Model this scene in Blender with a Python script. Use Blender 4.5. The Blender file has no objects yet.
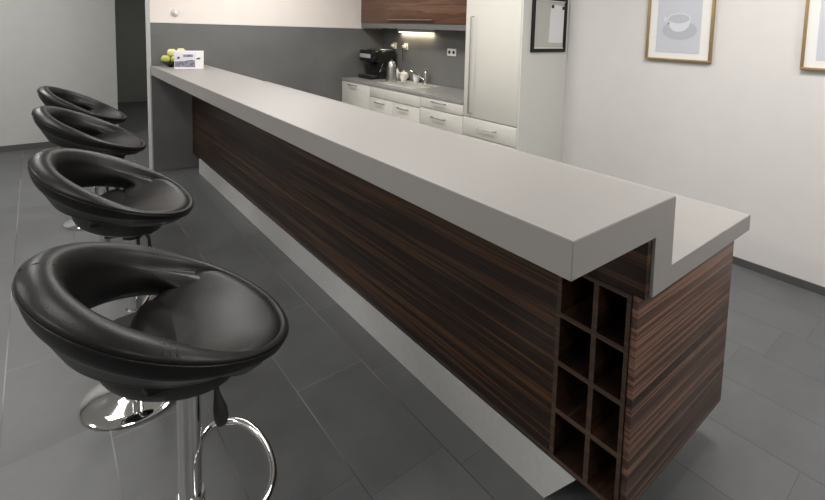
import bpy, bmesh, math, random
from mathutils import Vector, Matrix
random.seed(7)
PI = math.pi
S = bpy.context.scene
C = S.collection

# ------------------------------------------------------------------ materials
def new_mat(name):
    m = bpy.data.materials.new(name); m.use_nodes = True
    nt = m.node_tree; b = nt.nodes['Principled BSDF']
    return m, nt, b
def N(nt, t, **kw):
    n = nt.nodes.new(t)
    for k, v in kw.items(): setattr(n, k, v)
    return n
def L(nt, a, b): nt.links.new(a, b)
def coords(nt, scale=(1, 1, 1), kind='Object'):
    tc = N(nt, 'ShaderNodeTexCoord'); mp = N(nt, 'ShaderNodeMapping')
    mp.inputs['Scale'].default_value = scale
    L(nt, tc.outputs[kind], mp.inputs['Vector']); return mp.outputs['Vector']
def ramp(nt, fac, stops):
    r = N(nt, 'ShaderNodeValToRGB'); e = r.color_ramp.elements
    while len(e) < len(stops): e.new(0.5)
    for i, (p, c) in enumerate(stops):
        e[i].position = p; e[i].color = (*c, 1)
    L(nt, fac, r.inputs['Fac']); return r.outputs['Color']
def plain(name, col, rough=.5, metal=0, var=.06, vscale=6, bump=0, bscale=80, coat=0, spec=.5):
    m, nt, b = new_mat(name)
    v = coords(nt)
    n = N(nt, 'ShaderNodeTexNoise'); n.inputs['Scale'].default_value = vscale; n.inputs['Detail'].default_value = 4
    L(nt, v, n.inputs['Vector'])
    lo = tuple(max(0, c*(1-var)) for c in col); hi = tuple(min(1, c*(1+var)) for c in col)
    L(nt, ramp(nt, n.outputs['Fac'], [(.3, lo), (.7, hi)]), b.inputs['Base Color'])
    b.inputs['Roughness'].default_value = rough; b.inputs['Metallic'].default_value = metal
    b.inputs['Coat Weight'].default_value = coat
    b.inputs['Specular IOR Level'].default_value = spec
    if bump:
        n2 = N(nt, 'ShaderNodeTexNoise'); n2.inputs['Scale'].default_value = bscale; n2.inputs['Detail'].default_value = 5
        L(nt, v, n2.inputs['Vector'])
        bp = N(nt, 'ShaderNodeBump'); bp.inputs['Strength'].default_value = bump; bp.inputs['Distance'].default_value = .002
        L(nt, n2.outputs['Fac'], bp.inputs['Height']); L(nt, bp.outputs['Normal'], b.inputs['Normal'])
    return m
def emit(name, col, st):
    m, nt, b = new_mat(name)
    b.inputs['Base Color'].default_value = (*col, 1)
    b.inputs['Emission Color'].default_value = (*col, 1); b.inputs['Emission Strength'].default_value = st
    return m
def wood(name, scale, dark, mid, light, rough=.35, fine=4.5):
    m, nt, b = new_mat(name)
    v = coords(nt, scale)
    a = N(nt, 'ShaderNodeTexNoise'); a.inputs['Scale'].default_value = 1; a.inputs['Detail'].default_value = 3; a.inputs['Roughness'].default_value = .6
    L(nt, v, a.inputs['Vector'])
    c = N(nt, 'ShaderNodeTexNoise'); c.inputs['Scale'].default_value = fine; c.inputs['Detail'].default_value = 3; c.inputs['Roughness'].default_value = .6
    L(nt, coords(nt, tuple(q*(1 if q > 9 else .35) for q in scale)), c.inputs['Vector'])
    mx = N(nt, 'ShaderNodeMix', data_type='FLOAT'); mx.inputs[0].default_value = .5
    L(nt, a.outputs['Fac'], mx.inputs[2]); L(nt, c.outputs['Fac'], mx.inputs[3])
    col = ramp(nt, mx.outputs[0], [(.38, dark), (.46, mid), (.50, tuple(x*.45+y*.1 for x, y in zip(mid, light))), (.56, light), (.64, mid)])
    L(nt, col, b.inputs['Base Color'])
    b.inputs['Roughness'].default_value = rough
    b.inputs['Specular IOR Level'].default_value = .35
    return m

def floor_mat():
    m, nt, b = new_mat('slate_floor_tiles')
    tc = N(nt, 'ShaderNodeTexCoord'); sp = N(nt, 'ShaderNodeSeparateXYZ'); L(nt, tc.outputs['Object'], sp.inputs[0])
    def M(op, a, c=None, d=None):
        n = N(nt, 'ShaderNodeMath', operation=op)
        for i, q in enumerate((a, c, d)):
            if q is None: continue
            if isinstance(q, (int, float)): n.inputs[i].default_value = q
            else: L(nt, q, n.inputs[i])
        return n.outputs[0]
    W, H = .3125, .60
    u = M('DIVIDE', M('SUBTRACT', sp.outputs['X'], .165), W)
    row = M('FLOOR', u); fu = M('FRACT', u)
    v = M('DIVIDE', M('SUBTRACT', M('SUBTRACT', sp.outputs['Y'], .265), M('MULTIPLY', row, -.1)), H)
    cell = M('FLOOR', v); fv = M('FRACT', v)
    g = .0022
    du = M('MULTIPLY', M('MINIMUM', fu, M('SUBTRACT', 1, fu)), W)
    dv = M('MULTIPLY', M('MINIMUM', fv, M('SUBTRACT', 1, fv)), H)
    gu = M('LESS_THAN', du, g); gv = M('MULTIPLY', M('LESS_THAN', dv, g*.7), .7)
    gr = M('MAXIMUM', gu, gv)
    cb = N(nt, 'ShaderNodeCombineXYZ'); L(nt, row, cb.inputs[0]); L(nt, cell, cb.inputs[1])
    wn = N(nt, 'ShaderNodeTexWhiteNoise'); L(nt, cb.outputs[0], wn.inputs['Vector'])
    n = N(nt, 'ShaderNodeTexNoise'); n.inputs['Scale'].default_value = 5; n.inputs['Detail'].default_value = 8; n.inputs['Roughness'].default_value = .65
    L(nt, tc.outputs['Object'], n.inputs['Vector'])
    f = M('ADD', M('MULTIPLY', wn.outputs['Value'], .28), M('MULTIPLY', n.outputs['Fac'], .72))
    col = ramp(nt, f, [(.25, (.072, .074, .076)), (.75, (.106, .109, .112))])
    # grout, pale in places, darker towards the right of the room
    n2 = N(nt, 'ShaderNodeTexNoise'); n2.inputs['Scale'].default_value = 1.3; L(nt, tc.outputs['Object'], n2.inputs['Vector'])
    side = N(nt, 'ShaderNodeMapRange'); side.inputs[1].default_value = 1.0; side.inputs[2].default_value = 1.6; side.inputs[3].default_value = 0; side.inputs[4].default_value = .3
    L(nt, sp.outputs['X'], side.inputs[0])
    gc = ramp(nt, M('SUBTRACT', n2.outputs['Fac'], side.outputs[0]), [(.42, (.050, .050, .050)), (.56, (.20, .20, .195))])
    mx = N(nt, 'ShaderNodeMix', data_type='RGBA'); L(nt, gr, mx.inputs[0]); L(nt, col, mx.inputs[6]); L(nt, gc, mx.inputs[7])
    L(nt, mx.outputs[2], b.inputs['Base Color'])
    rr = N(nt, 'ShaderNodeMapRange'); rr.inputs[3].default_value = .38; rr.inputs[4].default_value = .55
    L(nt, n.outputs['Fac'], rr.inputs[0]); L(nt, rr.outputs[0], b.inputs['Roughness'])
    b.inputs['Specular IOR Level'].default_value = .45
    bp = N(nt, 'ShaderNodeBump'); bp.inputs['Strength'].default_value = .35; bp.inputs['Distance'].default_value = .002
    L(nt, M('SUBTRACT', M('MULTIPLY', n.outputs['Fac'], .6), gr), bp.inputs['Height']); L(nt, bp.outputs['Normal'], b.inputs['Normal'])
    return m

M_ = dict(
    floor=floor_mat(),
    white_wall=plain('white_wall_paint', (.57, .553, .538), .85, var=.015, bump=.05, bscale=120),
    grey_wall=plain('light_grey_wall_paint', (.42, .42, .405), .85, var=.02),
    dark_wall=plain('dark_corridor_paint', (.26, .265, .245), .85, var=.03),
    panel_wall=plain('grey_wall_panel', (.125, .125, .122), .6, var=.09, vscale=3, bump=.05),
    splash=plain('grey_splashback', (.14, .14, .135), .5, var=.06, vscale=4),
    beige_wall=plain('warm_cream_paint', (.74, .68, .635), .85, var=.015),
    trim_white=plain('white_trim_paint', (.62, .62, .60), .5, var=.01),
    skirting=plain('dark_grey_skirting', (.065, .065, .066), .5),
    ceiling=plain('ceiling_paint', (.75, .74, .72), .9, var=.01),
    stone=plain('light_grey_laminate_top', (.252, .240, .229), .45, var=.03, vscale=260),
    wood_front_shaded=wood('ebony_veneer_along_counter_shaded', (3, .45, 27), (.0055, .0035, .0028), (.016, .0085, .0058), (.075, .034, .014), .4, fine=3),  # same veneer as the end, overhang shade put into darker tones
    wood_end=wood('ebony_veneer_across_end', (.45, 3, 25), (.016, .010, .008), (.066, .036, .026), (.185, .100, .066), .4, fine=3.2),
    wood_rack_shaded=wood('ebony_veneer_rack_shaded', (.6, 14, 14), (.004, .0025, .002), (.016, .008, .005), (.045, .019, .010), .45),  # shade inside the pigeonholes put into a darker veneer colour
    rack_edge_lit=wood('ebony_veneer_edge_lit', (3, .45, 34), (.026, .016, .011), (.050, .030, .020), (.075, .045, .030), .45),  # light on the board fronts put into a paler brown
    wood_cab=wood('warm_walnut_veneer', (3, .35, 9), (.085, .040, .023), (.125, .060, .035), (.17, .088, .052), fine=7),
    alu=plain('brushed_aluminium_kick', (.49, .49, .48), .45, metal=.2, var=.04, vscale=40),
    plinth=plain('dark_recessed_plinth', (.035, .037, .036), .7),
    leather=plain('black_leather', (.0065, .0062, .0062), .38, var=.15, vscale=30, bump=.25, bscale=260, spec=.24),
    black_plastic=plain('black_plastic', (.012, .012, .012), .45),
    gloss_black=plain('glossy_black_plastic', (.008, .008, .008), .15),
    chrome=plain('chrome', (.72, .72, .72), .06, metal=1, var=.01),
    sink_steel=plain('bright_sink_steel', (.72, .72, .70), .35, metal=.6, var=.03),
    trim_grey=plain('grey_white_wall_end', (.44, .44, .43), .6, var=.01),
    steel=plain('satin_steel', (.45, .45, .44), .28, metal=1, var=.03),
    cab=plain('cream_white_lacquer', (.60, .585, .53), .45, var=.01),
    cab_side=plain('white_cabinet_side', (.56, .56, .53), .5, var=.01),
    worktop=plain('grey_kitchen_worktop', (.27, .265, .255), .35, var=.05, vscale=60),
    outlet=plain('white_outlet_plastic', (.72, .71, .68), .4, var=.01),
    dark=plain('dark_socket_hole', (.02, .02, .02), .6),
    ceramic=plain('white_ceramic', (.78, .76, .72), .2, var=.01),
    apple=plain('green_yellow_apple_skin', (.42, .46, .08), .35, var=.2, vscale=14),
    apple_pale=plain('pale_yellow_apple_skin', (.66, .60, .28), .35, var=.15, vscale=14),
    stem=plain('apple_stem_brown', (.06, .035, .015), .7),
    bowl=plain('dark_glass_bowl', (.02, .022, .015), .15),
    card=plain('white_card', (.68, .66, .72), .5, var=.02),
    card_white=plain('plain_white_card', (.80, .78, .80), .5, var=.01),
    ink=plain('dark_printed_ink', (.06, .06, .07), .6),
    ink_mid=plain('grey_printed_ink', (.20, .20, .25), .6, var=.7, vscale=30),
    gold=plain('brushed_gold_frame', (.30, .20, .085), .4, metal=.35, var=.1, vscale=20),
    mat_board=plain('white_picture_mount', (.66, .655, .63), .7, var=.01),
    print_bg=plain('pale_blue_grey_print', (.46, .475, .52), .55, var=.02),
    print_saucer=plain('grey_printed_saucer', (.38, .39, .43), .55, var=.03),
    print_cup=plain('light_printed_cup', (.56, .57, .61), .55, var=.02),
    print_cupin=plain('printed_cup_inside', (.40, .41, .44), .55, var=.03),
    print_shade=plain('printed_cup_rim_line', (.24, .25, .28), .55, var=.03),
    frame_black=plain('black_board_frame', (.010, .011, .010), .5, spec=.25),
    board=plain('silver_grey_board', (.42, .42, .38), .4, var=.02),
    paper=plain('white_paper', (.66, .655, .67), .7, var=.02),
    lamp_warm=emit('warm_under_cabinet_tube', (1, .88, .68), 2.2),
    lamp_panel=emit('ceiling_light_diffuser', (1, .95, .88), 5),
)

# ------------------------------------------------------------------ helpers
def box(bm, x0, x1, y0, y1, z0, z1, bev=0, seg=2):
    b = bmesh.new()
    bmesh.ops.create_cube(b, size=1)
    for v in b.verts:
        v.co = Vector(((x0+x1)/2+v.co.x*(x1-x0), (y0+y1)/2+v.co.y*(y1-y0), (z0+z1)/2+v.co.z*(z1-z0)))
    if bev: bmesh.ops.bevel(b, geom=b.edges[:], offset=bev, segments=seg, profile=.5, affect='EDGES')
    merge(bm, b); return bm
def merge(bm, b):
    me = bpy.data.meshes.new('tmp'); b.to_mesh(me); b.free(); bm.from_mesh(me); bpy.data.meshes.remove(me)
def tube(bm, pts, r, n=14, closed=False, caps=True):
    pts = [Vector(p) for p in pts]; k = len(pts); rings = []; up = Vector((0, 0, 1))
    rad = r if isinstance(r, (list, tuple)) else [r]*k
    for i, p in enumerate(pts):
        if closed: d = pts[(i+1) % k]-pts[i-1]
        else: d = pts[min(i+1, k-1)]-pts[max(i-1, 0)]
        d.normalize()
        a = d.cross(up if abs(d.z) < .9 else Vector((1, 0, 0))).normalized(); c = d.cross(a).normalized()
        rings.append([bm.verts.new(p+(a*math.cos(2*PI*j/n)+c*math.sin(2*PI*j/n))*rad[i]) for j in range(n)])
    for i in range(k if closed else k-1):
        A, B = rings[i], rings[(i+1) % k]
        for j in range(n): bm.faces.new((A[j], A[(j+1) % n], B[(j+1) % n], B[j]))
    if caps and not closed:
        bm.faces.new(rings[0]); bm.faces.new(rings[-1][::-1])
    return bm
def lathe(bm, prof, cx=0, cy=0, n=40, cap=True):
    rings = []
    for r, z in prof:
        rings.append([bm.verts.new((cx+r*math.cos(2*PI*j/n), cy+r*math.sin(2*PI*j/n), z)) for j in range(n)])
    for A, B in zip(rings, rings[1:]):
        for j in range(n): bm.faces.new((A[j], A[(j+1) % n], B[(j+1) % n], B[j]))
    if cap:
        bm.faces.new(rings[0][::-1]); bm.faces.new(rings[-1])
    return bm
def prism(bm, pts, axis, a, b):
    """extrude a 2-D outline along an axis (0 x, 1 y, 2 z)"""
    def P(u, v, w):
        return {0: (w, u, v), 1: (u, w, v), 2: (u, v, w)}[axis]
    A = [bm.verts.new(P(u, v, a)) for u, v in pts]; B = [bm.verts.new(P(u, v, b)) for u, v in pts]
    k = len(pts)
    for i in range(k): bm.faces.new((A[i], A[(i+1) % k], B[(i+1) % k], B[i]))
    bm.faces.new(A[::-1]); bm.faces.new(B); return bm
def ell(bm, c, r, seg=20):
    b = bmesh.new(); bmesh.ops.create_uvsphere(b, u_segments=seg, v_segments=seg//2, radius=1)
    for v in b.verts: v.co = Vector((c[0]+v.co.x*r[0], c[1]+v.co.y*r[1], c[2]+v.co.z*r[2]))
    merge(bm, b); return bm
def obj(name, bm, mat, parent=None, label=None, smooth=True, world=True, angle=.6):
    bmesh.ops.recalc_face_normals(bm, faces=bm.faces[:])
    if parent is not None and world:
        root = parent
        while root.parent: root = root.parent
        for v in bm.verts: v.co -= root.location
    me = bpy.data.meshes.new(name)
    if smooth:
        for f in bm.faces: f.smooth = True
        for e in bm.edges:
            if len(e.link_faces) == 2 and e.calc_face_angle(0) > angle: e.smooth = False
    bm.to_mesh(me); bm.free()
    me.materials.append(M_[mat])
    o = bpy.data.objects.new(name, me); C.objects.link(o)
    if parent is not None: o.parent = parent
    if label: o['label'] = label
    return o
def thing(name, label, cat, loc=(0, 0, 0), group=None, rz=0):
    o = bpy.data.objects.new(name, None); C.objects.link(o); o.empty_display_size = .1
    o.location = loc; o.rotation_euler = (0, 0, rz); o['label'] = label; o['category'] = cat
    if group: o['group'] = group
    return o
def tag(o, label, cat, group=None):
    o['label'] = label; o['category'] = cat
    if group: o['group'] = group
    return o
def struct(name, bm, mat):
    o = obj(name, bm, mat, smooth=False); o['kind'] = 'structure'; return o
B = bmesh.new
def bx(*a, **k): return box(B(), *a, **k)

# ------------------------------------------------------------------ key sizes (metres)
XW, YB, YL = 3.612, 5.676, 7.48       # right wall, kitchen back wall, far left wall
X0, XL, XR = .877, -3.2, 2.3
YF, ZC, YC = -2.6, 2.75, 10.9
Y0 = .592                              # near end of the counter tops

# ------------------------------------------------------------------ setting
struct('floor', bx(XL-.1, XW+.1, YF-.1, YC+.1, -.06, 0), 'floor')
struct('ceiling', bx(XL-.1, XW+.1, YF-.1, YC+.1, ZC, ZC+.06), 'ceiling')
struct('wall_right', bx(XW, XW+.12, YF-.1, YB+.2, 0, ZC), 'white_wall')
w = B(); box(w, X0, XW, YB, YB+.17, 0, 1.535)
struct('wall_back', w, 'panel_wall')
struct('wall_back_upper', bx(X0, XW, YB-.002, YB+.172, 1.547, ZC), 'beige_wall')
struct('trim_1', bx(X0, XW, YB-.006, YB+.17, 1.535, 1.547), 'trim_white')
struct('trim_2', bx(X0-.012, X0, YB-.004, YB+.175, 0, ZC), 'trim_grey')
struct('wall_far', bx(XL, .778, YL, YL+.12, 0, ZC), 'grey_wall')
struct('baseboard_far', bx(XL, .778, YL-.012, YL, 0, .07), 'skirting')
struct('wall_left', bx(XL-.1, XL, YF-.1, YL+.12, 0, ZC), 'white_wall')
struct('wall_front', bx(XL-.1, XW+.1, YF-.1, YF, 0, ZC), 'white_wall')
struct('wall_corridor_left', bx(.60, .72, YL+.12, YC, 0, ZC), 'dark_wall')
struct('wall_corridor_end', bx(.60, XR+.1, YC, YC+.1, 0, ZC), 'dark_wall')
struct('wall_corridor_right', bx(XR, XR+.1, YB+.17, YC, 0, ZC), 'dark_wall')
struct('baseboard_right', bx(XW-.012, XW, YF, 2.61, 0, .052), 'skirting')
# tiled splashback on the right wall between worktop and wall cabinet
struct('trim_3', bx(XW-.008, XW, 3.302, YB-.006, .896, 1.62), 'splash')

# ------------------------------------------------------------------ the long bar counter
XF, XA, XB, XRS = .877, 1.269, 1.376, 2.033
XP = 1.243                                     # face of the front veneer
ct = thing('bar_counter', 'long two-level bar counter with light grey top, dark striped wood front and built-in bottle rack', 'counter', (1.6, 3.1, 0))
YE = YB-.002
t = B(); prism(t, [(XF, 1.1), (XF, 1.007), (XA, 1.007), (XA, .829), (XRS, .829), (XRS, .891), (XB, .891), (XB, 1.1)], 1, Y0, YE)
bmesh.ops.bevel(t, geom=[e for e in t.edges], offset=.0018, segments=2, affect='EDGES')
obj('countertop', t, 'stone', ct, 'light grey stepped countertop, high bar and low worktop in one')
YP = .888
obj('front_panel', bx(XP, XP+.022, YP, YE, .152, 1.006, bev=.001), 'wood_front_shaded', ct, 'ebony veneer front with horizontal grain, overhang shade put into its dark colour')
obj('end_panel', bx(XP+.004, 1.961, .618, .637, .155, .828, bev=.001), 'wood_end', ct, 'striped brown veneer end panel')
obj('back_panel', bx(1.943, 1.961, .638, YE, .155, .828), 'wood_end', ct)
obj('side_fascia', bx(XP, XA-.001, .60, YP-.001, .829, 1.006, bev=.0008), 'wood_front_shaded', ct, 'veneer strip above the bottle rack in the same shaded dark colour')
# bottle rack, two columns of four pigeonholes
rk = B(); ed = B()  # second mesh: strips added for the lit look of the board fronts
ys = [.638, .736, .874]
box(rk, XP, 1.55, .638, .650, .155, .828)
box(rk, XP, 1.55, .741, .757, .155, .828)
box(rk, XP, 1.55, .872, .887, .155, .828)
for z in (.155, .322, .486, .649, .813):
    box(rk, XP+.001, 1.55, .650, .741, z, z+.015); box(rk, XP+.001, 1.55, .757, .872, z, z+.015)
box(rk, 1.55, 1.56, .638, .887, .155, .828)
for a in ((.6375, .6505), (.7405, .7575), (.8715, .8875)): box(ed, XP-.0015, XP-.0002, a[0], a[1], .155, .828)
for z in (.155, .322, .486, .649, .813):
    box(ed, XP-.0015, XP-.0002, .6505, .7405, z-.0005, z+.0155); box(ed, XP-.0015, XP-.0002, .7575, .8715, z-.0005, z+.0155)
rko = obj('bottle_rack', rk, 'wood_rack_shaded', ct, 'open rack of eight square pigeonholes, their inner shade put into the dark veneer', smooth=False)
obj('edging', ed, 'rack_edge_lit', rko, 'added board fronts, their light put into a lighter brown', smooth=False)
kp = B(); XK = 1.236
prism(kp, [(5.396, 0), (5.396, .152), (.782, .152), (.895, 0)], 0, XK, XK+.006)
obj('kick_plate', kp, 'alu', ct, 'brushed silver kick plate along the floor', smooth=False)
pl = B(); box(pl, XP+.05, 1.90, .93, YE, 0, .154)
obj('plinth', pl, 'plinth', ct, 'dark recessed plinth', smooth=False)

# ------------------------------------------------------------------ bar stools
def catmull(P, n):
    out = []; k = len(P)
    for i in range(k):
        p0, p1, p2, p3 = P[i-1], P[i], P[(i+1) % k], P[(i+2) % k]
        for j in range(n):
            t = j/n
            out.append(tuple(.5*((2*p1[q])+(-p0[q]+p2[q])*t+(2*p0[q]-5*p1[q]+4*p2[q]-p3[q])*t*t+(-p0[q]+3*p1[q]-3*p2[q]+p3[q])*t**3) for q in (0, 1)))
    return out
RA, RB = .262, .270
def zrim(th): return .914-.121*math.cos(th)
def sm(x): x = max(0, min(1, x)); return x*x*(3-2*x)
def zbot(u): return .812-.34*u          # the whole seat tilts: underside rises towards the back
def rout(th): return RA*RB/math.hypot(RB*math.cos(th), RA*math.sin(th))
def seat_shell():
    bm = B(); n = 96; rings = []
    for i in range(n):
        th = 2*PI*i/n; zr = zrim(th); c, s = math.cos(th), math.sin(th)
        at = abs(math.atan2(s, c)); t = sm((at-.85)/.95)        # 0 front, 1 padded back ring
        r = rout(th); ri = .150+.030*t
        zb = zbot(.17*c)+.012*t; H = zr-zb; w = .026+.052*t; h = .008+.014*t
        P = [(r, zr), (r-.10*w, zr+.62*h), (r-.42*w, zr+h), (r-.78*w, zr+.58*h), (r-w, zr-.004-.016*t),
             (.5*(r-w)+.5*ri, zb+.045+.42*(H-.03)), (ri, zb+.024+.026*t), (ri+.009, zb+.004+.012*t), (ri+.030-.010*t, zb), (ri+.046-.018*t, zb+.012),
             (.45*r+.55*(ri+.046-.018*t)+.002, zb+.45*H), (r-.008, zr-.022-.02*t)]
        sec = catmull(P, 4)
        rings.append([bm.verts.new((R*c, R*s, z)) for R, z in sec])
    m = len(rings[0])
    for i in range(n):
        A, D = rings[i], rings[(i+1) % n]
        for j in range(m): bm.faces.new((A[j], A[(j+1) % m], D[(j+1) % m], D[j]))
    return bm
def seat_pad():
    bm = B(); na, nr = 96, 18; u0 = .06; zc = .824
    def R(th):
        at = abs(th); t = sm((at-.95)/.85)
        return (rout(th)-.010)*(1-t)+.176*t
    def inside(u, v):
        th = math.atan2(v, u)
        return math.hypot(u, v) < R(th) and u > -.088+1.2*v*v
    edge = []
    for i in range(na):
        a = 2*PI*i/na; lo, hi = 0, .4
        for _ in range(30):
            md = (lo+hi)/2
            if inside(u0+md*math.cos(a), md*math.sin(a)): lo = md
            else: hi = md
        u, v = u0+lo*math.cos(a), lo*math.sin(a); th = math.atan2(v, u)
        t = sm((abs(th)-.95)/.85)
        ze = (zrim(th)+.012)*(1-t)+.834*t
        edge.append((a, lo, ze))
    zs = [e[2] for e in edge]
    for _ in range(4): zs = [(zs[i-1]+zs[i]*2+zs[(i+1) % na])/4 for i in range(na)]
    rings = []
    for j in range(1, nr+1):
        f = j/nr; ring = []
        for i in range(na):
            a, Rr, _ = edge[i]
            z = zc+.006*(1-f*f)+(zs[i]-zc)*f**2.4
            z -= .012*max(0, (f-.86)/.14)**2.2
            ring.append(bm.verts.new((u0+Rr*f*math.cos(a), Rr*f*math.sin(a), z)))
        rings.append(ring)
    rings.append([bm.verts.new((u0+(Rw+.001)*math.cos(a), (Rw+.001)*math.sin(a), zs[i]-.030)) for i, (a, Rw, _) in enumerate(edge)])
    ring = []
    for a, Rw, _ in edge:
        x, y = u0+.86*Rw*math.cos(a), .86*Rw*math.sin(a); ring.append(bm.verts.new((x, y, zbot(x)+.022)))
    rings.append(ring)
    c = bm.verts.new((u0, 0, zc+.006))
    for i in range(na): bm.faces.new((c, rings[0][i], rings[0][(i+1) % na]))
    for A, D in zip(rings, rings[1:]):
        for i in range(na): bm.faces.new((A[i], D[i], D[(i+1) % na], A[(i+1) % na]))
    bm.faces.new(rings[-1]); return bm
PX, PY = .040, .025       # post position in the seat's own frame
def piping():
    bm = B(); pts = []
    for i in range(90):
        th = 2*PI*i/90; r = RA*RB/math.hypot(RB*math.cos(th), RA*math.sin(th))
        pts.append(((r+.0005)*math.cos(th), (r+.0005)*math.sin(th), zrim(th)-.004))
    return tube(bm, pts, .0022, 6, closed=True)
def stitches():
    out = []
    def prof(th0, steps):
        c, s_ = math.cos(th0), math.sin(th0); at = abs(th0); t = sm((at-.85)/.95); r = rout(th0); zr = zrim(th0); w = .026+.052*t; h = .008+.014*t
        zb = zbot(.17*c)+.012*t; H = zr-zb; ri = .150+.030*t
        P = [(r+.0006, zr), (r-.10*w, zr+.62*h+.0006), (r-.42*w, zr+h+.0006), (r-.78*w-.0004, zr+.58*h), (r-w-.0006, zr-.004-.016*t), (.5*(r-w)+.5*ri-.0006, zb+.030+.42*(H-.03))]
        bm = B(); tube(bm, [(R*c, R*s_, z) for R, z in P[:steps]], .0013, 5); out.append(bm)
    for sgn in (1, -1):
        for k in range(3): prof(sgn*(1.60+.045*k), 4)
    prof(PI, 6)
    return out
def make_stool(label, group):
    t = thing('bar_stool', label, 'stool', (0, 0, 0), group)
    sh = obj('seat_shell', seat_shell(), 'leather', t, world=False, angle=9)
    obj('piping', piping(), 'leather', sh, world=False, angle=9)
    for st in stitches(): obj('stitch_line', st, 'leather', sh, world=False, angle=9)
    obj('seat_pad', seat_pad(), 'leather', t, world=False, angle=9)
    p = B(); lathe(p, [(.05, -.058), (.122, -.056), (.142, -.044), (.151, -.022), (.154, .012), (.05, .012)], 0, 0, 48)
    for v in p.verts: v.co = Vector((v.co.x+.004, v.co.y, v.co.z+.797-.25*v.co.x))
    obj('seat_pan', p, 'black_plastic', t, world=False)
    p = B(); box(p, PX-.08, PX+.08, PY-.07, PY+.07, .705, .735, bev=.004); lathe(p, [(.034, .675), (.034, .706)], PX, PY, 28)
    obj('mounting_plate', p, 'black_plastic', t, world=False)
    p = B(); lathe(p, [(.0265, .06), (.0265, .69)], PX, PY, 36)
    obj('post', p, 'chrome', t, world=False)
    p = B(); lathe(p, [(.0315, .325), (.0325, .328), (.0325, .372), (.0315, .375)], PX, PY, 36)
    fr = obj('footrest_collar', p, 'chrome', t, world=False)
    loop = [(.020, .030), (.028, .10), (.048, .190), (.095, .226), (.160, .190), (.198, .090), (.198, -.015), (.170, -.085), (.120, -.125), (.070, -.125), (.038, -.075), (.022, -.018)]
    pts = [(PX+x, PY+y, .35) for x, y in catmull(loop, 6)]
    p = B(); tube(p, pts, .0105, 12, closed=True)
    obj('footrest', p, 'chrome', t, world=False)
    p = B()
    lathe(p, [(.02, 0), (.190, 0), (.194, .003), (.1935, .009), (.186, .014), (.15, .023), (.105, .032), (.070, .042), (.046, .055), (.034, .075), (.030, .10), (.0268, .104)], PX, PY, 72)
    obj('base', p, 'chrome', t, world=False)
    p = B(); lx, ly = PX+.058, PY-.012
    tube(p, [(PX+.02, PY, .70), (lx-.012, ly, .69), (lx, ly, .670), (lx+.003, ly, .630), (lx+.006, ly, .605), (lx+.010, ly, .58), (lx+.013, ly, .555), (lx+.014, ly, .538), (lx+.014, ly, .532)],
         [.006, .006, .0055, .0065, .011, .0165, .0175, .013, .005], 14)
    obj('height_lever', p, 'black_plastic', t, world=False)
    return t
def dup(root):
    r = root.copy(); C.objects.link(r)
    for ch in root.children:
        c = ch.copy(); C.objects.link(c); c.parent = r
        for g in ch.children:
            d = g.copy(); C.objects.link(d); d.parent = c
    return r
GS = 'row of black bar stools facing the counter'
stool_labels = [
    'nearest and largest black leather bar stool, its chrome footrest in view',
    'black leather bar stool second from the front, chrome foot showing under the nearest seat',
    'black leather bar stool third from the front, partly hidden behind the second stool',
    'black leather bar stool farthest away, last in the row by the light grey wall']
first = make_stool(stool_labels[0], GS)
for i, (x, y, phi, dz) in enumerate([(.214, 1.235, -.096, 0), (.227, 2.264, -.30, -.0), (.236, 3.475, -.20, 0), (.262, 4.52, -.21, 0)]):
    o = first if i == 0 else dup(first)
    o.location = (x, y, dz); o.rotation_euler = (0, 0, phi); o['label'] = stool_labels[i]

# ------------------------------------------------------------------ things on the bar
fb = thing('fruit_bowl', 'small dark bowl holding yellow-green apples at the far end of the bar', 'bowl', (1.02, 5.50, 1.1))
p = B(); lathe(p, [(.035, 1.1005), (.038, 1.108), (.07, 1.118), (.10, 1.138), (.115, 1.160), (.111, 1.160), (.095, 1.140), (.06, 1.122), (.01, 1.114)], 1.04, 5.50, 36)
obj('bowl_body', p, 'bowl', fb)
ap = [((.972, 5.48, 1.178), 'apple', 'green apple at the left side of the dark bowl'),
      ((1.050, 5.43, 1.176), 'apple', 'yellow-green apple at the front of the dark bowl, beside the white leaflet stand'),
      ((1.030, 5.50, 1.240), 'apple_pale', 'yellow apple stacked in the middle of the bowl, above the others'),
      ((1.112, 5.50, 1.246), 'apple_pale', 'pale yellow apple at the right top of the pile, just above the leaflet stand'),
      ((1.090, 5.54, 1.176), 'apple', 'yellow-green apple low at the back right of the bowl, behind the leaflet stand')]
for c, m, lb in ap:
    a = thing('apple', lb, 'apple', (c[0], c[1], c[2]-.034), 'apples in the dark bowl')
    p = B(); lathe(p, [(q*1.12, c[2]+h*1.12) for q, h in ((.001, .026), (.008, .031), (.020, .034), (.032, .022), (.037, .004), (.034, -.016), (.022, -.031), (.010, -.034), (.001, -.030))], c[0], c[1], 24)
    obj('flesh', p, m, a, angle=9)
    p = B(); tube(p, [(c[0], c[1], c[2]+.024), (c[0]+.002, c[1], c[2]+.036), (c[0]+.006, c[1], c[2]+.044)], .0018, 6)
    obj('stem', p, 'stem', a)

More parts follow.
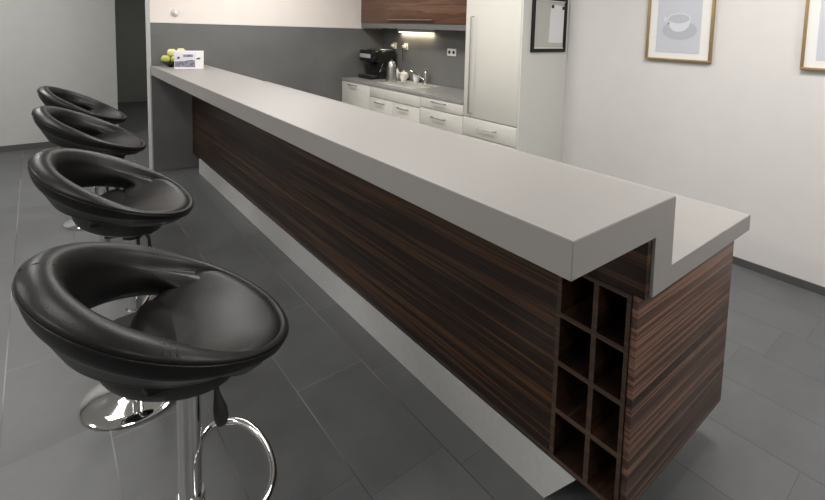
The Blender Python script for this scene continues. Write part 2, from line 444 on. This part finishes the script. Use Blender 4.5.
# leaflet stand: local frame, facing the camera
ls = thing('leaflet_stand', 'white leaflet stand with dark picture strip beside the apple bowl', 'leaflet stand', (1.135, 5.17, 1.1), rz=-.17)
def lb(*a, **k): return box(B(), *a, **k)
obj('holder', lb(-.145, .105, -.004, .055, .0005, .012, bev=.003), 'card_white', ls, world=False)
obj('card', lb(-.145, .050, .000, .006, .010, .175, bev=.002), 'card', ls, 'lilac-white printed card', world=False)
obj('leaflet', lb(.03, .100, -.003, -.0005, .012, .172), 'card_white', ls, 'plain white leaflet', world=False)
p = B(); prism(p, [(-.140, .025), (.028, .018), (.028, .085), (.0, .092), (-.06, .080), (-.140, .075)], 1, -.0016, -.0004)
obj('picture_strip', p, 'ink_mid', ls, 'dark blurred photograph on the card', world=False)
p = B(); box(p, -.07, .01, -.0022, -.0006, .118, .142)
obj('print_block', p, 'ink_mid', ls, world=False)
p = B(); prism(p, [(.036, .100), (.050, .108), (.068, .112), (.076, .102), (.065, .096), (.043, .094)], 1, -.0050, -.0034)
obj('printed_mark', p, 'ink', ls, 'small dark mark', world=False)
p = B(); box(p, -.120, -.100, -.0022, -.0006, .100, .120)
obj('printed_dot', p, 'ink', ls, 'small dark square mark', world=False)
p = B(); box(p, -.145, .105, .030, .035, .012, .176, bev=.002)
obj('back_card', p, 'card_white', ls, world=False)

# ------------------------------------------------------------------ kitchen run along the right wall
XK_, ZT = 3.016, .894
def handle(parent, y0, y1, z, x=XK_-.018, v=False, z1=None):
    p = B()
    if v: tube(p, [(x, y0, z), (x-.035, y0, z), (x-.035, y0, z1), (x, y0, z1)], .006, 8)
    else: tube(p, [(x, y0, z), (x-.030, y0, z), (x-.030, y1, z), (x, y1, z)], .0055, 8)
    return obj('handle', p, 'steel', parent)
def front(name, parent, y0, y1, z0, z1):
    return obj(name, bx(XK_-.018, XK_, y0+.003, y1-.003, z0+.004, z1-.004, bev=.0015), 'cab', parent)
def carcass(parent, y0, y1, z0=.10, z1=.855):
    obj('carcass', bx(XK_+.001, XW-.012, y0+.001, y1-.001, z0, z1), 'cab_side', parent, smooth=False)
    obj('toe_kick', bx(XK_+.05, XK_+.065, y0+.001, y1-.001, 0, z0), 'plinth', parent, smooth=False)
YA, YBk, YCk, YD, YEe = 5.668, 4.975, 3.975, 3.305, 2.615
c1 = thing('base_cabinet', 'cream base cabinet with one door, against the back wall under the coffee machine', 'cabinet', (3.3, 5.32, 0), 'cream kitchen base cabinets')
carcass(c1, YBk, YA); f = front('door', c1, YBk, YA, .10, .865); handle(f, 5.27, 5.46, .828)
c2 = thing('base_cabinet', 'cream sink cabinet with plain top panel over two small-handled doors', 'cabinet', (3.3, 4.47, 0), 'cream kitchen base cabinets')
obj('carcass', bx(XK_+.001, XW-.012, YCk+.001, YBk-.001, .10, .74), 'cab_side', c2, smooth=False)
obj('toe_kick', bx(XK_+.05, XK_+.065, YCk+.001, YBk-.001, 0, .10), 'plinth', c2, smooth=False)
front('top_panel', c2, YCk, YBk, .735, .865)
f = front('door', c2, 4.475, YBk, .10, .735); handle(f, 4.65, 4.83, .685)
f = front('door', c2, YCk, 4.475, .10, .735); handle(f, 4.18, 4.36, .685)
c3 = thing('base_cabinet', 'cream drawer cabinet with stacked handled drawers beside the tall cabinet', 'cabinet', (3.3, 3.64, 0), 'cream kitchen base cabinets')
carcass(c3, YD, YCk)
for z0, z1, zh in ((.752, .865, .832), (.556, .752, .678), (.33, .556, .49), (.10, .33, .26)):
    f = front('drawer', c3, YD, YCk, z0, z1); handle(f, 3.56, 3.76, zh)
tc = thing('tall_cabinet', 'tall cream cabinet with long vertical bar handle and a drawer below', 'cabinet', (3.3, 2.96, 0))
obj('carcass', bx(XK_+.001, XW-.001, YEe+.0185, YD-.001, .10, 2.25), 'cab', tc, smooth=False)
obj('side_panel', bx(XK_-.018, XW-.001, YEe, YEe+.018, 0, 2.26, bev=.001), 'cab_side', tc, 'greyer white end panel', smooth=False)
obj('toe_kick', bx(XK_+.05, XK_+.065, YEe+.019, YD-.001, 0, .10), 'plinth', tc, smooth=False)
f = front('door', tc, YEe+.018, YD, .762, 2.25); handle(f, 3.20, 3.20, .80, v=True, z1=1.68)
f = front('drawer', tc, YEe+.018, YD, .585, .762); handle(f, 2.87, 3.09, .685)
f = front('drawer', tc, YEe+.018, YD, .34, .585); handle(f, 2.87, 3.09, .51)
f = front('drawer', tc, YEe+.018, YD, .10, .34); handle(f, 2.87, 3.09, .27)
# worktop with sink cut-out
SX0, SX1, SY0, SY1 = 3.12, 3.50, 4.28, 4.98
wt = B()
for a in ((XK_-.025, SX0, YD+.001, YA), (SX1, XW-.009, YD+.001, YA), (SX0, SX1, YD+.001, SY0), (SX0, SX1, SY1, YA)):
    box(wt, *a, .866, ZT)
tag(obj('kitchen_worktop', wt, 'worktop', smooth=False), 'grey kitchen worktop along the splashback between back wall and tall cabinet', 'worktop')
sk = thing('kitchen_sink', 'shallow steel sink with drainer set in the grey kitchen worktop', 'sink', (3.31, 4.6, ZT))
p = B()
box(p, SX0-.012, SX1+.012, SY0-.012, SY0+.02, ZT, ZT+.006); box(p, SX0-.012, SX1+.012, SY1-.02, SY1+.012, ZT, ZT+.006)
box(p, SX0-.012, SX0+.02, SY0+.02, SY1-.02, ZT, ZT+.006); box(p, SX1-.03, SX1+.012, SY0+.02, SY1-.02, ZT, ZT+.006)
obj('rim', p, 'sink_steel', sk, smooth=False)
p = B()
for a in ((SX0+.018, SX0+.022, SY0+.3, SY1-.02), (SX1-.032, SX1-.028, SY0+.3, SY1-.02), (SX0+.02, SX1-.03, SY0+.298, SY0+.302), (SX0+.02, SX1-.03, SY1-.022, SY1-.018)):
    box(p, *a, ZT-.14, ZT+.004)
box(p, SX0+.02, SX1-.03, SY0+.3, SY1-.02, ZT-.144, ZT-.14)
obj('basin', p, 'sink_steel', sk, smooth=False)
p = B(); box(p, SX0+.02, SX1-.03, SY0+.02, SY0+.298, ZT-.010, ZT-.005)
for k in range(8): box(p, SX0+.04, SX1-.05, SY0+.04+k*.03, SY0+.05+k*.03, ZT-.006, ZT-.001)
obj('drainer', p, 'sink_steel', sk, smooth=False)
# faucet
fa = thing('faucet', 'chrome kitchen tap with angled spout behind the sink', 'tap', (3.53, 4.58, ZT))
p = B(); lathe(p, [(.026, ZT+.0005), (.026, ZT+.012), (.019, ZT+.016), (.019, ZT+.15), (.016, ZT+.158)], 3.545, 4.60, 24)
obj('tap_body', p, 'chrome', fa)
p = B(); tube(p, [(3.54, 4.605, ZT+.05), (3.50, 4.70, ZT+.10), (3.46, 4.79, ZT+.150), (3.455, 4.80, ZT+.135)], .010, 10)
obj('spout', p, 'chrome', fa)
p = B(); tube(p, [(3.545, 4.60, ZT+.155), (3.545, 4.595, ZT+.178), (3.51, 4.56, ZT+.19)], .007, 8)
obj('tap_lever', p, 'chrome', fa)
# dishes by the tap
def mug(x, y, z, r, h, label, grp, hd=1):
    m = thing('coffee_cup', label, 'cup', (x, y, z), grp)
    p = B(); lathe(p, [(r*.6, z+.0005), (r*.75, z+h*.12), (r*.95, z+h*.55), (r, z+h), (r*.92, z+h), (r*.86, z+h*.55), (r*.6, z+h*.15), (.002, z+h*.12)], x, y, 24)
    obj('cup_body', p, 'ceramic', m)
    p = B(); tube(p, [(x, y+hd*r*.93, z+h*.8), (x, y+hd*(r+.022), z+h*.75), (x, y+hd*(r+.024), z+h*.45), (x, y+hd*r*.85, z+h*.3)], .004, 8)
    obj('cup_handle', p, 'ceramic', m)
ZR = ZT+.0065
mug(3.42, 4.885, ZT+.006, .042, .085, 'white cup left of the pair drying beside the sink', 'white cups by the sink')
mug(3.555, 4.80, ZT, .046, .095, 'white cup nearer the tap, right of the pair behind the sink', 'white cups by the sink', hd=-1)
tp = thing('teapot', 'rounded white pot standing between the kettle and the tap', 'pot', (3.50, 4.98, ZT))
p = B(); lathe(p, [(.035, ZT+.0005), (.055, ZT+.02), (.066, ZT+.055), (.058, ZT+.09), (.03, ZT+.108), (.008, ZT+.112), (.010, ZT+.125), (.003, ZT+.13)], 3.545, 5.06, 28)
obj('pot_body', p, 'ceramic', tp)
p = B(); tube(p, [(3.545, 5.115, ZT+.04), (3.545, 5.15, ZT+.07), (3.545, 5.165, ZT+.098)], [.014, .010, .007], 10)
obj('spout', p, 'ceramic', tp)
bt = thing('soap_bottle', 'slim pale bottle with pump top beside the kettle', 'bottle', (3.50, 5.19, ZT))
p = B(); lathe(p, [(.022, ZT+.0005), (.026, ZT+.01), (.026, ZT+.10), (.012, ZT+.125), (.010, ZT+.14)], 3.54, 5.20, 20)
obj('bottle_body', p, 'ceramic', bt)
p = B(); tube(p, [(3.54, 5.20, ZT+.139), (3.54, 5.20, ZT+.165), (3.51, 5.19, ZT+.168)], .005, 8)
obj('pump', p, 'steel', bt)
# kettle
kt = thing('kettle', 'tall silver electric kettle in front of the black coffee machine', 'kettle', (3.335, 5.02, ZT))
kx, ky = 3.335, 5.02
p = B(); lathe(p, [(.065, ZT+.0005), (.074, ZT+.004), (.074, ZT+.020), (.066, ZT+.024), (.064, ZT+.06), (.057, ZT+.17), (.048, ZT+.235), (.038, ZT+.250), (.006, ZT+.258), (.008, ZT+.268), (.002, ZT+.272)], kx, ky, 32)
obj('kettle_body', p, 'steel', kt)
p = B(); tube(p, [(kx, ky+.045, ZT+.212), (kx, ky+.085, ZT+.222), (kx, ky+.105, ZT+.16), (kx, ky+.10, ZT+.08), (kx, ky+.066, ZT+.05)], .010, 10)
obj('kettle_handle', p, 'black_plastic', kt)
p = B(); prism(p, [(ky-.040, ZT+.17), (ky-.072, ZT+.208), (ky-.036, ZT+.208)], 0, kx-.014, kx+.014)
obj('kettle_spout', p, 'steel', kt)
# coffee machine, facing the aisle (-X)
cm = thing('coffee_machine', 'black automatic coffee machine with silver front strip in the corner of the worktop', 'coffee machine', (3.36, 5.42, ZT))
CX0, CX1, CY0, CY1 = 3.20, 3.56, 5.27, 5.60
p = B()
box(p, CX0+.11, CX1, CY0, CY1, ZT+.0005, ZT+.37, bev=.012)
box(p, CX0+.01, CX0+.12, CY0, CY1, ZT+.225, ZT+.37, bev=.012)
box(p, CX0-.01, CX0+.13, CY0+.01, CY1-.01, ZT+.0005, ZT+.045, bev=.008)
obj('housing', p, 'gloss_black', cm)
obj('control_strip', bx(CX0+.002, CX0+.011, CY0+.05, CY1-.02, ZT+.270, ZT+.322, bev=.003), 'sink_steel', cm, 'silver control strip')
p = B(); box(p, CX0+.03, CX0+.085, 5.40, 5.47, ZT+.17, ZT+.23, bev=.006); tube(p, [(CX0+.055, 5.42, ZT+.158), (CX0+.055, 5.42, ZT+.135)], .006, 8); tube(p, [(CX0+.055, 5.45, ZT+.158), (CX0+.055, 5.45, ZT+.135)], .006, 8)
obj('coffee_spout', p, 'black_plastic', cm)
obj('drip_tray', bx(CX0-.008, CX0+.10, CY0+.02, CY1-.02, ZT+.0455, ZT+.050), 'steel', cm)
obj('bean_lid', bx(CX0+.12, CX1-.03, CY0+.03, CY1-.04, ZT+.3705, ZT+.385, bev=.005), 'steel', cm, 'grey lid on top')
p = B(); tube(p, [(CX0+.16, CY0-.001, ZT+.20), (CX0+.14, CY0-.03, ZT+.19), (CX0+.10, CY0-.03, ZT+.10)], .006, 8)
obj('milk_tube', p, 'steel', cm)
# outlets on the splashback
XO = XW-.0085
def outlet(y, z, w, n, label, plug=False):
    t = thing('wall_outlet', label, 'outlet', (XO, y, z), None)
    obj('plate', bx(XO-.010, XO, y-w/2, y+w/2, z-.042, z+.042, bev=.003), 'outlet', t)
    for k in range(n):
        yy = y+(k-(n-1)/2)*.075
        b = bmesh.new(); bmesh.ops.create_cone(b, cap_ends=True, segments=20, radius1=.020, radius2=.020, depth=.003)
        bmesh.ops.rotate(b, verts=b.verts, matrix=Matrix.Rotation(PI/2, 3, 'Y')); bmesh.ops.translate(b, verts=b.verts, vec=(XO-.0116, yy, z))
        obj('socket', b, 'dark', t)
    return t
outlet(4.19, 1.30, .155, 2, 'white double wall outlet on the grey splashback beside the tall cabinet')
outlet(5.36, 1.325, .08, 1, 'white single wall outlet just above the coffee machine, left of two')
outlet(5.10, 1.325, .08, 1, 'white single wall outlet with a plug, right of two above the kettle')
for y, lb_ in ((5.36, 'white power plug in the outlet just above the coffee machine'), (5.10, 'white power plug in the outlet above the kettle')):
    pg = thing('power_plug', lb_, 'plug', (XO-.014, y, 1.325), 'plugs above the worktop')
    obj('plug_body', bx(XO-.055, XO-.0132, y-.022, y+.022, 1.305, 1.345, bev=.008), 'outlet', pg)
    p = B(); tube(p, [(XO-.05, y, 1.31), (XO-.055, y, 1.288), (XO-.04, y+.02, 1.23 if y < 5.3 else 1.285), (XO-.03, y+.03, 1.15 if y < 5.3 else 1.283)], .005, 8)
    obj('cable', p, 'black_plastic', pg)
# wall cabinet
XU = 3.285
uc = thing('wall_cabinet', 'warm brown wood wall cabinet with long horizontal steel handle over the splashback', 'cabinet', (3.45, 4.49, 1.6))
obj('carcass', bx(XU+.001, XW-.0005, YD+.001, YB-.006, 1.612, 2.25), 'wood_cab', uc, smooth=False)
f = obj('flap_door', bx(XU-.018, XU, YD+.003, YB-.008, 1.612, 2.25, bev=.001), 'wood_cab', uc)
p = B(); xx = XU-.018; tube(p, [(xx, 4.98, 1.655), (xx-.03, 4.98, 1.655), (xx-.03, 4.12, 1.655), (xx, 4.12, 1.655)], .0075, 8)
obj('handle', p, 'steel', f)
obj('light_pelmet', bx(XU-.012, XW-.009, YD+.003, YB-.008, 1.552, 1.611), 'splash', uc, 'grey pelmet board under the cabinet', smooth=False)
ul = thing('under_cabinet_light', 'lit warm strip light under the brown wall cabinet', 'light', (3.5, 4.9, 1.55))
obj('housing', bx(3.56, XW-.009, 4.50, 5.24, 1.515, 1.5519), 'trim_white', ul, smooth=False)
obj('diffuser', bx(3.562, 3.600, 4.52, 5.22, 1.500, 1.5145, bev=.003), 'lamp_warm', ul)

# ------------------------------------------------------------------ notice board on the cabinet side
nb = thing('notice_board', 'black-framed grey notice board fixed to the side of the tall cabinet', 'notice board', (3.345, YEe, 1.39))
x0, x1, z0, z1, yf = 3.100, 3.562, 1.392, 1.862, YEe-.0005
fr = B()
box(fr, x0, x1, yf-.02, yf, z0, z0+.03, bev=.002); box(fr, x0, x1, yf-.02, yf, z1-.03, z1, bev=.002)
box(fr, x0, x0+.032, yf-.02, yf, z0+.03, z1-.03, bev=.002); box(fr, x1-.032, x1, yf-.02, yf, z0+.03, z1-.03, bev=.002)
obj('frame', fr, 'frame_black', nb)
obj('board', bx(x0+.032, x1-.032, yf-.009, yf-.002, z0+.03, z1-.03), 'board', nb)
p = B(); 
for a in ((x0+.032, x0+.04, z0+.03, z1-.03), (x0+.04, x1-.032, z0+.03, z0+.038), (x0+.04, x1-.032, z1-.038, z1-.03)):
    box(p, a[0], a[1], yf-.0155, yf-.0095, a[2], a[3])
obj('inner_trim', p, 'trim_white', nb, 'pale inner trim')
pa = thing('paper_note', 'white sheet of paper pinned to the notice board', 'paper', (3.43, yf-.012, 1.48))
p = B(); prism(p, [(3.325, 1.475), (3.520, 1.470), (3.530, 1.792), (3.340, 1.800)], 1, yf-.0108, yf-.0098)
obj('sheet', p, 'paper', pa)
for x, z in ((3.360, 1.782), (3.510, 1.775)):
    mg = obj('magnet', bx(x-.014, x+.014, yf-.020, yf-.0112, z-.014, z+.014, bev=.003), 'dark')
    tag(mg, 'small dark round magnet at the %s top corner of the pinned paper' % ('left' if x < 3.4 else 'right'), 'magnet', 'magnets holding the paper')

# ------------------------------------------------------------------ framed cup pictures on the right wall
def picture(ya, yb, za, zb, label):
    """ya > yb: left and right edges as seen from the room"""
    t = thing('framed_picture', label, 'picture', (XW, (ya+yb)/2, za), 'framed cup pictures on the right wall')
    xf = XW-.0005; w = .016
    p = B()
    box(p, xf-.028, xf, yb, ya, za, za+w, bev=.001); box(p, xf-.028, xf, yb, ya, zb-w, zb, bev=.001)
    box(p, xf-.028, xf, ya-w, ya, za+w, zb-w, bev=.001); box(p, xf-.028, xf, yb, yb+w, za+w, zb-w, bev=.001)
    obj('frame', p, 'gold', t, 'thin golden frame')
    obj('mount', bx(xf-.014, xf-.004, yb+w, ya-w, za+w, zb-w), 'mat_board', t, 'white mount', smooth=False)
    pr = obj('print', bx(xf-.016, xf-.0145, yb+.085, ya-.075, za+.060, zb-.06), 'print_bg', t, 'pale blue-grey photograph of a cup', smooth=False)
    yc, zc = (ya+yb)/2, za+.245
    def disc(cy, cz, ry, rz, x, a0=0, a1=2*PI):
        b = B(); k = 40
        pts = [(cy-ry*math.cos(a0+(a1-a0)*i/k), cz+rz*math.sin(a0+(a1-a0)*i/k)) for i in range(k if a1-a0 > 6 else k+1)]
        return prism(b, pts, 0, x, x+.0004)
    xs = xf-.0168
    obj('printed_saucer', disc(yc-.005, zc-.018, .128, .072, xs), 'print_saucer', pr, 'grey saucer in the picture', smooth=False)
    cup = [(yc+.087, zc+.070), (yc+.084, zc+.036), (yc+.072, zc+.006), (yc+.046, zc-.018), (yc+.018, zc-.028), (yc-.015, zc-.028), (yc-.043, zc-.018), (yc-.068, zc+.006), (yc-.080, zc+.036), (yc-.083, zc+.070)]
    c = B(); prism(c, cup, 0, xs-.0006, xs-.0002)
    obj('printed_cup', c, 'print_cup', pr, 'pale cup in the picture', smooth=False)
    c = B(); tube(c, [(xs-.0004, yc+.082, zc+.066), (xs-.0004, yc+.112, zc+.070), (xs-.0004, yc+.106, zc+.042), (xs-.0004, yc+.076, zc+.025)], .0006, 6)
    for v in c.verts: v.co.z += 0
    hb = B(); prism(hb, [(yc+.080, zc+.072), (yc+.118, zc+.078), (yc+.112, zc+.050), (yc+.074, zc+.020), (yc+.074, zc+.034), (yc+.100, zc+.054), (yc+.102, zc+.066), (yc+.080, zc+.060)], 0, xs-.0006, xs-.0002); c.free()
    obj('printed_handle', hb, 'print_cup', pr, smooth=False)
    obj('printed_rim', disc(yc+.002, zc+.068, .085, .040, xs-.0012), 'print_cup', pr, smooth=False)
    obj('printed_cup_inside', disc(yc+.002, zc+.067, .077, .034, xs-.0018), 'print_cupin', pr, smooth=False)
picture(1.862, 1.378, 1.378, 2.075, 'gold-framed print of a white cup and saucer on the white wall, fully in view')
picture(.848, .364, 1.378, 2.075, 'gold-framed print cut off by the right edge of the photo, only its left side visible')

# small sensor on the cream wall
ws = thing('wall_sensor', 'small white round button sensor on the cream wall above the bar end', 'sensor', (1.10, YB-.003, 1.65))
b = bmesh.new(); bmesh.ops.create_cone(b, cap_ends=True, segments=28, radius1=.036, radius2=.034, depth=.018)
bmesh.ops.rotate(b, verts=b.verts, matrix=Matrix.Rotation(PI/2, 3, 'X')); bmesh.ops.translate(b, verts=b.verts, vec=(1.103, YB-.0125, 1.648))
obj('base_ring', b, 'trim_white', ws)
b = bmesh.new(); bmesh.ops.create_cone(b, cap_ends=True, segments=28, radius1=.02, radius2=.018, depth=.01)
bmesh.ops.rotate(b, verts=b.verts, matrix=Matrix.Rotation(PI/2, 3, 'X')); bmesh.ops.translate(b, verts=b.verts, vec=(1.103, YB-.027, 1.648))
obj('button', b, 'ceramic', ws)

# ------------------------------------------------------------------ lights
def area(name, loc, sx, sy, power, col=(1, .98, .955), rot=(0, 0, 0)):
    l = bpy.data.lights.new(name, 'AREA'); l.shape = 'RECTANGLE'; l.size = sx; l.size_y = sy; l.energy = power; l.color = col
    o = bpy.data.objects.new(name, l); C.objects.link(o); o.location = loc; o.rotation_euler = rot; return o
panels = [(2.45, .7, 36), (1.75, 2.6, 34), (1.75, 4.6, 32), (-.3, 1.6, 12), (-.3, 3.8, 12), (-.4, 6.0, 40), (-2.2, 1.0, 34), (-2.2, 3.6, 38), (2.4, -1.2, 40), (.0, -1.4, 22)]  # unseen panels; far-left one added, others placed to set the brightness
for i, (x, y, pw) in enumerate(panels):
    t = thing('unseen_ceiling_light', 'unseen square ceiling light panel, placed to set the room brightness', 'light', (x, y, ZC), 'ceiling light panels')
    p = B()
    for a in ((-.31, .31, -.31, -.29), (-.31, .31, .29, .31), (-.31, -.29, -.29, .29), (.29, .31, -.29, .29)):
        box(p, x+a[0], x+a[1], y+a[2], y+a[3], ZC-.015, ZC-.0005)
    obj('frame', p, 'trim_white', t, smooth=False)
    obj('diffuser', bx(x-.29, x+.29, y-.29, y+.29, ZC-.008, ZC-.0005), 'lamp_panel', t, smooth=False)
    area('unseen_ceiling_lamp', (x, y, ZC-.02), .56, .56, pw)
area('corridor_fill', (1.4, 8.6, 2.6), .5, .5, 14)  # unseen fill light added to lift the dark corridor
area('under_cabinet_lamp', (3.58, 4.87, 1.496), .03, .68, 2.6, (1, .84, .6))

wd = bpy.data.worlds.new('world'); S.world = wd; wd.use_nodes = True
wd.node_tree.nodes['Background'].inputs[0].default_value = (.9, .95, 1, 1)
wd.node_tree.nodes['Background'].inputs[1].default_value = .05

# ------------------------------------------------------------------ camera (level-ish wide angle, lens shifted down)
F, CX, CY, YAW, PIT, ROL, HC = 482.1958, 455.5097, 72.975, .7185087, .0885464, .031339, 1.5546185
fw = Vector((math.sin(YAW)*math.cos(PIT), math.cos(YAW)*math.cos(PIT), -math.sin(PIT)))
r = Vector((math.cos(YAW), -math.sin(YAW), 0)); u = r.cross(fw)
r2 = r*math.cos(ROL)+u*math.sin(ROL); u2 = -r*math.sin(ROL)+u*math.cos(ROL)
cd = bpy.data.cameras.new('camera'); cam = bpy.data.objects.new('camera', cd); C.objects.link(cam)
cam.matrix_world = Matrix(((r2.x, u2.x, -fw.x, 0), (r2.y, u2.y, -fw.y, 0), (r2.z, u2.z, -fw.z, HC), (0, 0, 0, 1)))
cd.sensor_width = 36; cd.lens = 36*F/825
cd.shift_x = (412.5-CX)/825; cd.shift_y = (CY-250)/825; cd.clip_start = .02
S.camera = cam
S.view_settings.view_transform = 'Standard'; S.view_settings.look = 'None'
S.view_settings.gamma = 1; S.view_settings.use_curve_mapping = False
S.view_settings.exposure = 0
